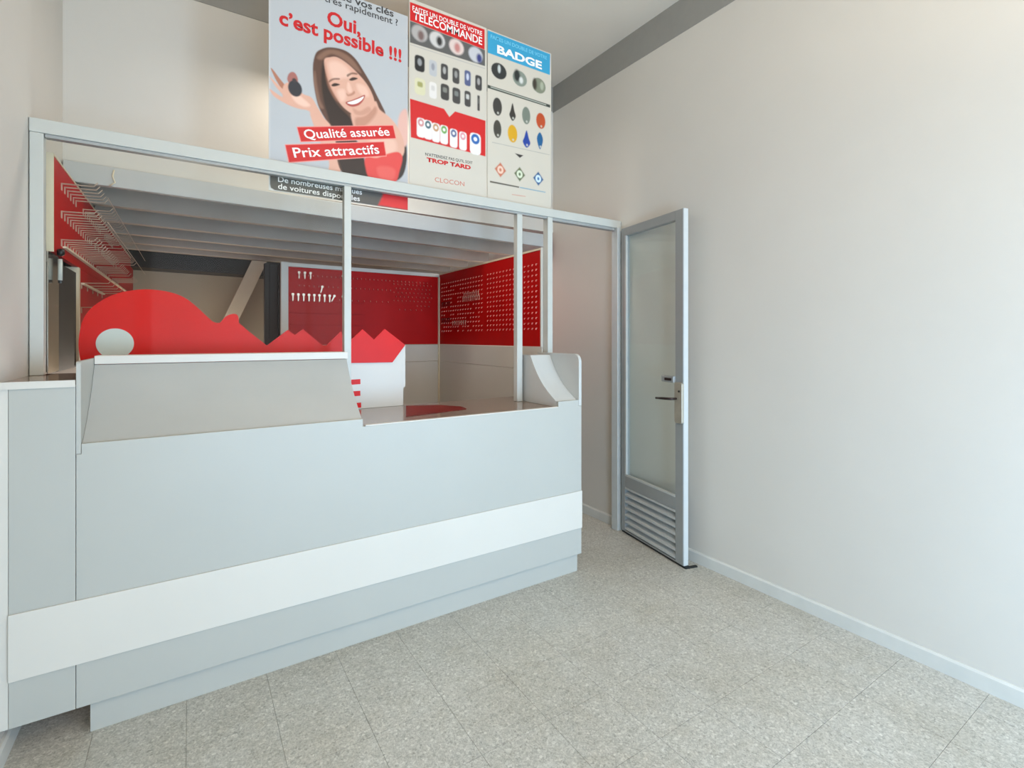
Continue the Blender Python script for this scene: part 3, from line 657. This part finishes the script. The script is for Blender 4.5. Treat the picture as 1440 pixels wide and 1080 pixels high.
tx(P2, 'TELECOMMANDE', M['iwhite'], [(1.0131,3.0579),(1.4416,3.0524)], .044, bold=.018)
tx(P2, 'N\u2019ATTENDEZ PAS QU\u2019IL SOIT', M['idark'], [(1.0832,2.3318),(1.3776,2.3392)], .016, bold=.01)
tx(P2, 'TROP TARD', M['ired'], [(1.0916,2.3006),(1.3659,2.306)], .022, bold=.05)
tx(P2, 'CLOCON', M['iorange'], [(1.1403,2.1974),(1.3242,2.2021)], .026, bold=0)

a, b = [(1.4793,3.1572),(1.9511,3.1626)]; zt = (a[1]+b[1])/2
sh3 = [([(1.4793,3.1529),(1.9436,3.1548),(1.9413,3.0201),(1.4793,3.0202)], (52, 156, 196))]
cc = [(1.5578,2.9335),(1.7085,2.9313),(1.8549,2.9277),(1.5593,2.9467),(1.6875,2.945),(1.8217,2.9297),(1.7191,2.9233),(1.8773,2.9316)]
sh3 += [(ell(cc[0], .054, .048), (46,48,48), .003), (ell(cc[1], .053, .048), (132,140,128), .003), (ell(cc[2], .052, .048), (128,132,112), .003),
        (ell(cc[3], .010, .024), (200,204,200), .005), (ell(cc[4], .022, .036), (40,44,42), .008), (ell(cc[5], .016, .036), (60,50,42), .008), (ell(cc[6], .014, .020), (214,214,208), .006), (ell(cc[7], .014, .026), (168,172,150), .006)]
sh3 += [([(1.4778,2.8301),(1.9436,2.8285),(1.9436,2.8102),(1.4778,2.8111)], (60,66,58)), ([(1.4998,2.8252),(1.9111,2.8226),(1.9111,2.8171),(1.4998,2.8201)], (186,188,176), .002)]
fo = [(1.5468,2.7169),(1.6551,2.7116),(1.7565,2.7145),(1.8689,2.7079),(1.5468,2.5833),(1.6551,2.5789),(1.7592,2.5689),(1.8622,2.5799)]
fcol = ((58,56,52),(52,48,42),(116,124,112),(186,74,34),(66,64,56),(212,160,24),(24,62,150),(22,92,140))
for k in range(8):
    c = fo[k]; w1 = (.064,.046,.062,.072,.056,.070,.056,.048)[k]; hh = .108 if k != 3 else .10
    if k in (1, 6): sh3.append((sm([(c[0], c[1]+hh/2), (c[0]+w1*.30, c[1]+.008), (c[0]+w1/2, c[1]-hh*.22), (c[0], c[1]-hh/2), (c[0]-w1/2, c[1]-hh*.22), (c[0]-w1*.30, c[1]+.008)]), fcol[k], .003))
    elif k == 7: sh3.append((sm([(c[0], c[1]-hh/2), (c[0]+w1/2, c[1]+.010), (c[0], c[1]+hh/2), (c[0]-w1/2, c[1]+.010)]), fcol[k], .003))
    else: sh3.append((ell(c, w1/2, hh/2), fcol[k], .003))
    sh3.append((ell((c[0]+.004, c[1]-hh*.34), .007, .007), (206,204,190), .003, .8))
sh3.append(([(1.5096,2.4973),(1.9396,2.5079),(1.9396,2.5042),(1.5096,2.4939)], (170,166,158), .001))
sh3.append(([(1.6718,2.4626),(1.7351,2.4621),(1.7085,2.4414)], (48,44,42), .002))
dm = [(1.5678,2.3418),(1.7075,2.3402),(1.8494,2.3372)]
for k in range(3):
    c = dm[k]; r = .040
    sh3.append(([(c[0], c[1]+r*1.1), (c[0]+r, c[1]), (c[0], c[1]-r*1.1), (c[0]-r, c[1])], ((196,110,80),(96,104,70),(40,86,132))[k], .004))
    sh3.append((ell(c, .022, .024), ((232,196,176),(214,222,196),(206,226,240))[k], .003))
    sh3.append((ell(c, .008, .010), ((196,120,90),(96,110,80),(60,110,160))[k], .003))
sh3.append(([(1.4949,2.2633),(1.7032,2.2631),(1.7032,2.2552),(1.4949,2.254)], (82,76,66), .002))
sh3.append(([(1.7085,2.2622),(1.9054,2.2629),(1.9054,2.2574),(1.7085,2.2561)], (120,160,180), .002))
sh3.append(([(1.651,2.2084),(1.7511,2.2121),(1.7511,2.2077),(1.651,2.204)], (208,150,130), .002))
z0_ = [(1.4803,2.1099)][0][1]
P3 = poster('badge_poster', 'poster with a blue heading and rows of key fobs, rightmost of the three', a[0], b[0], z0_, zt, .0028, (206, 198, 183), sh3)
tx(P3, 'FAITES UN DOUBLE DE VOTRE', M['iblue'], [(1.4998,3.1133),(1.9168,3.111)], .022, bold=.01)
tx(P3, 'BADGE', M['iwhite'], [(1.5443,3.0404),(1.8773,3.0379)], .046, bold=.04)
